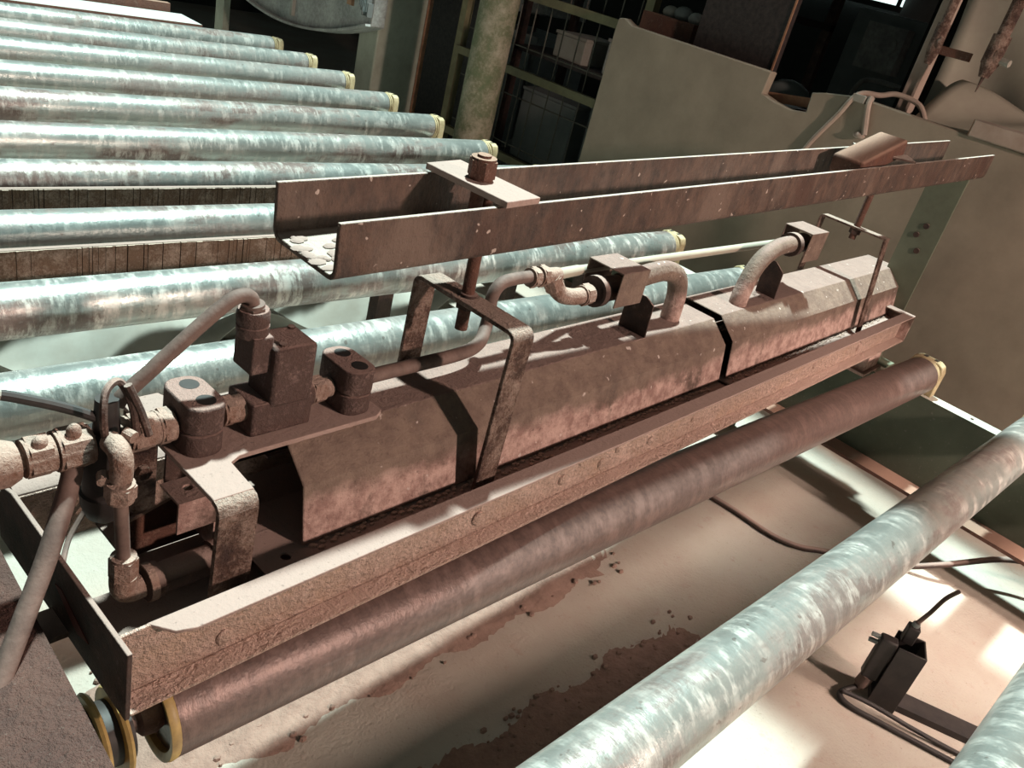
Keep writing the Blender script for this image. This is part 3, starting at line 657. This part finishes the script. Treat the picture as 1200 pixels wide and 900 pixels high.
for i in range(6): b.box(2.47, 2.5, 3.50 + i * .014, 3.507 + i * .014, H - .46 + .02 * (i % 3), H - .40 + .02 * (i % 2))
build('latch', b, M['greybox'], t)
build('drum_support', MB().box(2.52, 2.56, 5.0, 5.10, 0, H - .5), M['pillar'], t)
t = thing('door_leaf', 'dark brown door leaf standing open behind the pillar', 'door', (3.4, 3.9, 0))
build('leaf', MB().box(3.4, 3.44, 3.55, 4.35, .02, 2.1), M['ply'], t); build('edge_strip', MB().box(3.38, 3.40, 3.53, 3.57, .02, 2.1), M['lumber'], t)
build('handle', MB().cyl((3.37, 3.66, 1.0), (3.37, 3.66, 1.12), .01, 8).cyl((3.37, 3.66, 1.0), (3.4, 3.66, 1.0), .008, 8), M['greybox'], t)
t = thing('floor_cabinet', 'dim grey cabinet in the dark room left of the column', 'cabinet', (4.2, 4.3, 0))
build('carcass', MB().box(4.1, 4.6, 3.95, 4.5, 0, .72), M['greybox'], t, .006); build('door', MB().box(4.085, 4.1, 3.98, 4.47, .06, .66), M['greybox'], t); build('lid', MB().prism([(3.95, .86), (4.5, .80), (4.5, 1.0), (3.95, 1.08)], 4.12, 4.5), M['drum'], t)
build('lid_stay', MB().box(4.3, 4.32, 4.2, 4.22, .72, .86), M['dark'], t)
# wire cage
t = thing('wire_cage', 'wire mesh cage panel with tan rails between the column and the beige wall', 'cage', (2.9, 2.6, 0))
b = MB(); 
XC = 2.86
def cy(px): return px
for i in range(11): 
    y = 2.24 + i * .094; b.cyl((XC, y, .12), (XC, y, 1.30), .0034, 6)
for j in range(6):
    z = .16 + j * .215; b.cyl((XC + .006, 2.22, z), (XC + .006, 3.22, z), .0034, 6)
o = build('mesh_wire', b, M['mesh'], t); o['kind'] = 'stuff'
for z in (.30, .68, 1.0): build('cage_rail', MB().box(XC - .03, XC, 2.20, 3.26, z, z + .035), M['cagerail'], t)
build('cage_post', MB().box(XC - .02, XC + .02, 3.24, 3.28, 0, 1.3), M['cagerail'], t); build('cage_post', MB().box(XC - .02, XC + .02, 2.17, 2.21, 0, 1.3), M['cagerail'], t)
sh = thing('storage_shelf', 'dark steel shelf rack seen through the wire cage', 'shelf', (3.8, 2.7, 0))
for z in (.12, .72, 1.22): build('shelf_board', MB().box(3.55, 4.0, 2.0, 3.6, z - .03, z), M['ply'], sh)
for y in (2.0, 3.56):
    for x in (3.55, 3.96): build('upright', MB().box(x, x + .04, y, y + .04, 0, 1.7), M['dark'], sh)
for n, (y, z, w_, h_, m_, lab) in enumerate(((3.05, .12, .42, .38, 'greybox', 'large grey crate low on the rack, nearest the column'), (2.45, .12, .5, .42, 'greybox', 'large grey crate low on the rack, nearest the beige wall'), (3.1, .72, .22, .12, 'cloth', 'pale carton on the middle shelf beside the column'),
        (2.75, .72, .2, .16, 'drum', 'grey carton on the middle shelf at the centre of the cage'), (2.3, .72, .16, .14, 'wood', 'brown carton on the middle shelf at the right of the cage'), (2.5, 1.22, .3, .12, 'greybox', 'grey tray on the top shelf of the rack'))):
    k = thing('storage_crate', lab, 'crate', (3.7, y + w_ / 2, z)); build('body', MB().box(3.58, 3.9, y, y + w_, z, z + h_), M[m_], k, .006); build('lid', MB().box(3.575, 3.905, y - .005, y + w_ + .005, z + h_, z + h_ + .015), M[m_], k)
k = thing('red_roll', 'dull red roll lying on the middle shelf behind the cage', 'roll', (3.54, 2.5, .79)); build('roll', MB().cyl((3.545, 2.22, .78), (3.545, 2.72, .78), .028, 14), M['redmark'], k); build('core', MB().cyl((3.545, 2.21, .78), (3.545, 2.73, .78), .012, 12), M['dark'], k)
for k_ in (k,): k_['label'] = 'dull red roll lying at the front of the middle shelf behind the cage'

# ------------------------------------------------------------------ background, right: things behind the beige wall
t = thing('dark_board', 'black speckled board standing upright behind the wall beside the notch', 'board', (2.7, 1.6, .95))
build('board', MB().box(2.69, 2.715, 1.50, 1.84, .0, 2.2), M['ply'], t); build('edge_strip', MB().box(2.685, 2.69, 1.50, 1.506, .95, 2.2), M['wood'], t)
t = thing('scrap_tray', 'dark brown tray of scrap behind the wall top left of the black board', 'tray', (2.85, 2.0, .9))
build('tray_body', MB().box(2.72, 3.0, 1.88, 2.12, .96, 1.10), M['rust'], t); build('tray_stand', MB().box(2.76, 2.96, 1.92, 2.1, 0, .96), M['dark'], t)
for (y, z, s_, m_, lab) in ((2.04, 1.115, .03, 'cloth', 'pale crumpled scrap on the left of the brown tray'), (1.98, 1.12, .035, 'greybox', 'round grey lump in the middle of the brown tray'), (1.92, 1.115, .03, 'drum', 'grey scrap piece at the right of the brown tray')):
    k = build('scrap_lump', MB().ball((2.78, y, z), s_, s_ * 1.1, s_ * .8, 10, 7), M[m_]); k['label'] = lab; k['category'] = 'scrap'
t = thing('machine_cabinet', 'dim grey machine panel at the back under the bright window', 'cabinet', (5.2, 1.9, 0))
build('carcass', MB().box(5.2, 5.8, 1.55, 2.5, 0, 1.36), M['greybox'], t, .01); build('panel', MB().box(5.185, 5.2, 1.62, 2.05, .6, 1.3), M['greybox'], t); build('dial', MB().cyl((5.09, 2.2, 1.2), (5.1, 2.2, 1.2), .05, 18), M['drum'], t)
build('control_box', MB().box(5.1, 5.2, 2.12, 2.36, 1.05, 1.3), M['drum'], t)
t = thing('bent_rail', 'thin bent steel handrail in the dark behind the notch', 'rail', (4.4, 1.7, 0))
build('tube', MB().tube([(4.4, 1.98, 0), (4.4, 1.98, .8), (4.4, 1.97, .98), (4.4, 1.9, 1.03), (4.4, 1.7, 1.03), (4.4, 1.55, 1.02)], .012, 8), M['drum'], t); build('foot', MB().box(4.36, 4.44, 1.94, 2.02, 0, .01), M['drum'], t)
t = thing('corrugated_sheet', 'black corrugated sheet behind the lumber strip at the top right', 'sheet', (4.2, 1.2, 0))
build('sheet', MB().strip([(4.2 + .03 * (i % 2), 1.0 + i * .04) for i in range(18)], .004, .0, 1.50, 'Z'), M['black'], t)
for n, (x, y, s_, lab) in enumerate(((3.3, 1.74, .15, 'dim grey sack low behind the wall notch'), (3.35, 1.40, .15, 'dim grey sack beside the notch sack'), (3.3, 1.06, .16, 'dim grey sack behind the wall right of the notch'))):
    k = thing('sack', lab, 'sack', (x, y, 0)); build('bag', MB().ball((x, y, .84), s_, s_ * .85, .15, 16, 10), M['greybox'], k); build('pallet', MB().box(x - .15, x + .15, y - .11, y + .11, 0, .74), M['ply'], k)
t = thing('wood_scrap', 'splintered wooden lath lying in the wall notch', 'wood', (2.72, 1.36, .9))
build('lath', MB().box(2.66, 2.69, 1.27, 1.52, .955, .985, Matrix.Rotation(math.radians(-8), 3, 'X')), M['wood'], t); build('lath_stand', MB().box(2.66, 2.76, 1.36, 1.44, 0, .95), M['ply'], t)
wn = struct('window_1', MB().box(6.56, 6.6, 2.86, 3.96, 1.46, 2.3), M['daylight']); 
b = MB(); [b.box(6.53, 6.56, 2.86 + .275 * i, 2.88 + .275 * i, 1.46, 2.3) for i in range(5)]; b.box(6.53, 6.56, 2.84, 4.0, 1.42, 1.46); o = build('window_frame', b, M['darkwall'], wn)
t = thing('lumber_stud', 'pale upright lumber strip at the left edge of the draped sheeting', 'stud', (2.72, 1.05, 0))
build('stud', MB().box(2.70, 2.74, 1.025, 1.065, 0, 2.3), M['lumber'], t, .002); build('stud_lath', MB().box(2.694, 2.70, 1.025, 1.033, .9, 2.3), M['lumber'], t)
t = thing('draped_sheeting', 'dusty plastic sheeting draped behind the wall at the upper right', 'sheeting', (2.9, .4, .9))
def drape(u, v):
    y = 1.09 - 1.95 * u; z = 2.2 - 1.30 * v
    x = 2.93 + .05 * math.sin(6 * y + 2.2 * z) + .02 * math.sin(15 * y - 6 * z) + .03 * math.sin(5 * z + 2 * y)
    return (x, y, z)
build('curtain', MB().grid(drape, 60, 40), M['sheet'], t, solid=.002)
def apron(u, v):
    y = 1.0 - 1.9 * u; x = 2.67 + .28 * v; z = H - .19 + .16 * v ** .7 + .035 * math.sin(5.5 * y + .6) * (.25 + v) + .012 * math.sin(17 * y + 5 * v)
    return (x, y, z)
build('apron', MB().grid(apron, 60, 14), M['sheet'], t, solid=.002)
build('apron_batten', MB().box(2.66, 2.70, -.9, 1.0, H - .26, H - .225), M['lumber'], t)
t = thing('wall_board', 'short lumber board lying on top of the wall at the right edge', 'board', (2.62, .6, H - .16))
build('board', MB().box(2.59, 2.66, .30, .80, H - .164, H - .118), M['lumber'], t, .003); build('board_end', MB().box(2.592, 2.658, .80, .802, H - .162, H - .12), M['wood'], t)
def lance(lab, px, py, zb, thick, tilt):
    k = thing('spray_lance', lab, 'lance', (px, py, zb), 'W')
    d = V((tilt, tilt * .4, 1)).normalized(); p0 = V((px, py, zb)); A = lambda s_: p0 + d * s_
    build('pipe', MB().cyl(A(.10), A(1.3), thick * .72, 14), M['strap'], k)
    build('nozzle_body', MB().cyl(A(.035), A(.11), thick, 12).cyl(A(.0), A(.04), thick * .55, 12, thick).ball(A(.06) + V((-.01, -.012, 0)), thick * .6, thick * .6, thick), M['strap'], k)
    build('union', MB().hexn(A(.20), A(.235), thick * 1.15).cyl(A(.235), A(.25), thick * 1.3, 16), M['strap'], k)
    return k
l1 = lance('rusty lance pipe at the left of the draped sheeting', 2.62, 1.0, H - .02, .018, 0)
l2 = lance('thick crusted lance pipe with a dripping nozzle at the upper right', 2.62, .84, H - .015, .024, 0)
build('drip', MB().cyl(V((2.62, .84, H - .01)), V((2.62, .842, H - .055)), .006, 8, .001), M['dark'], l2)
build('side_screw', MB().cyl((2.62, .82, H + .035), (2.615, .79, H + .033), .010, 8), M['cloth'], l2)
build('cross_arm', MB().box(2.625, 2.645, .90, .985, H + .012, H + .035), M['rust'], l1)
hs = thing('draped_hose', 'pale hose looped over the wall top and hanging down the wall face', 'hose', (2.59, 1.13, .8))
build('hose', MB().tube([(2.592, 1.30, .62), (2.592, 1.27, .76), (2.592, 1.23, .88), (2.592, 1.18, .98), (2.588, 1.155, 1.035), (2.61, 1.14, H - .142), (2.64, 1.10, H - .135), (2.66, 1.06, H - .12), (2.67, .99, H - .13), (2.665, .95, H - .17)], .008, 10), M['lumber'], hs)
build('hose_tail', MB().tube([(2.60, 1.105, H - .145), (2.59, 1.10, H - .17), (2.59, 1.085, H - .22), (2.588, 1.075, H - .25)], .009, 8).ball((2.588, 1.09, H - .255), .010, .02, .010), M['lumber'], hs)
build('tape', MB().box(2.582, 2.65, 1.115, 1.155, H - .168, H - .147), M['cloth'], hs)
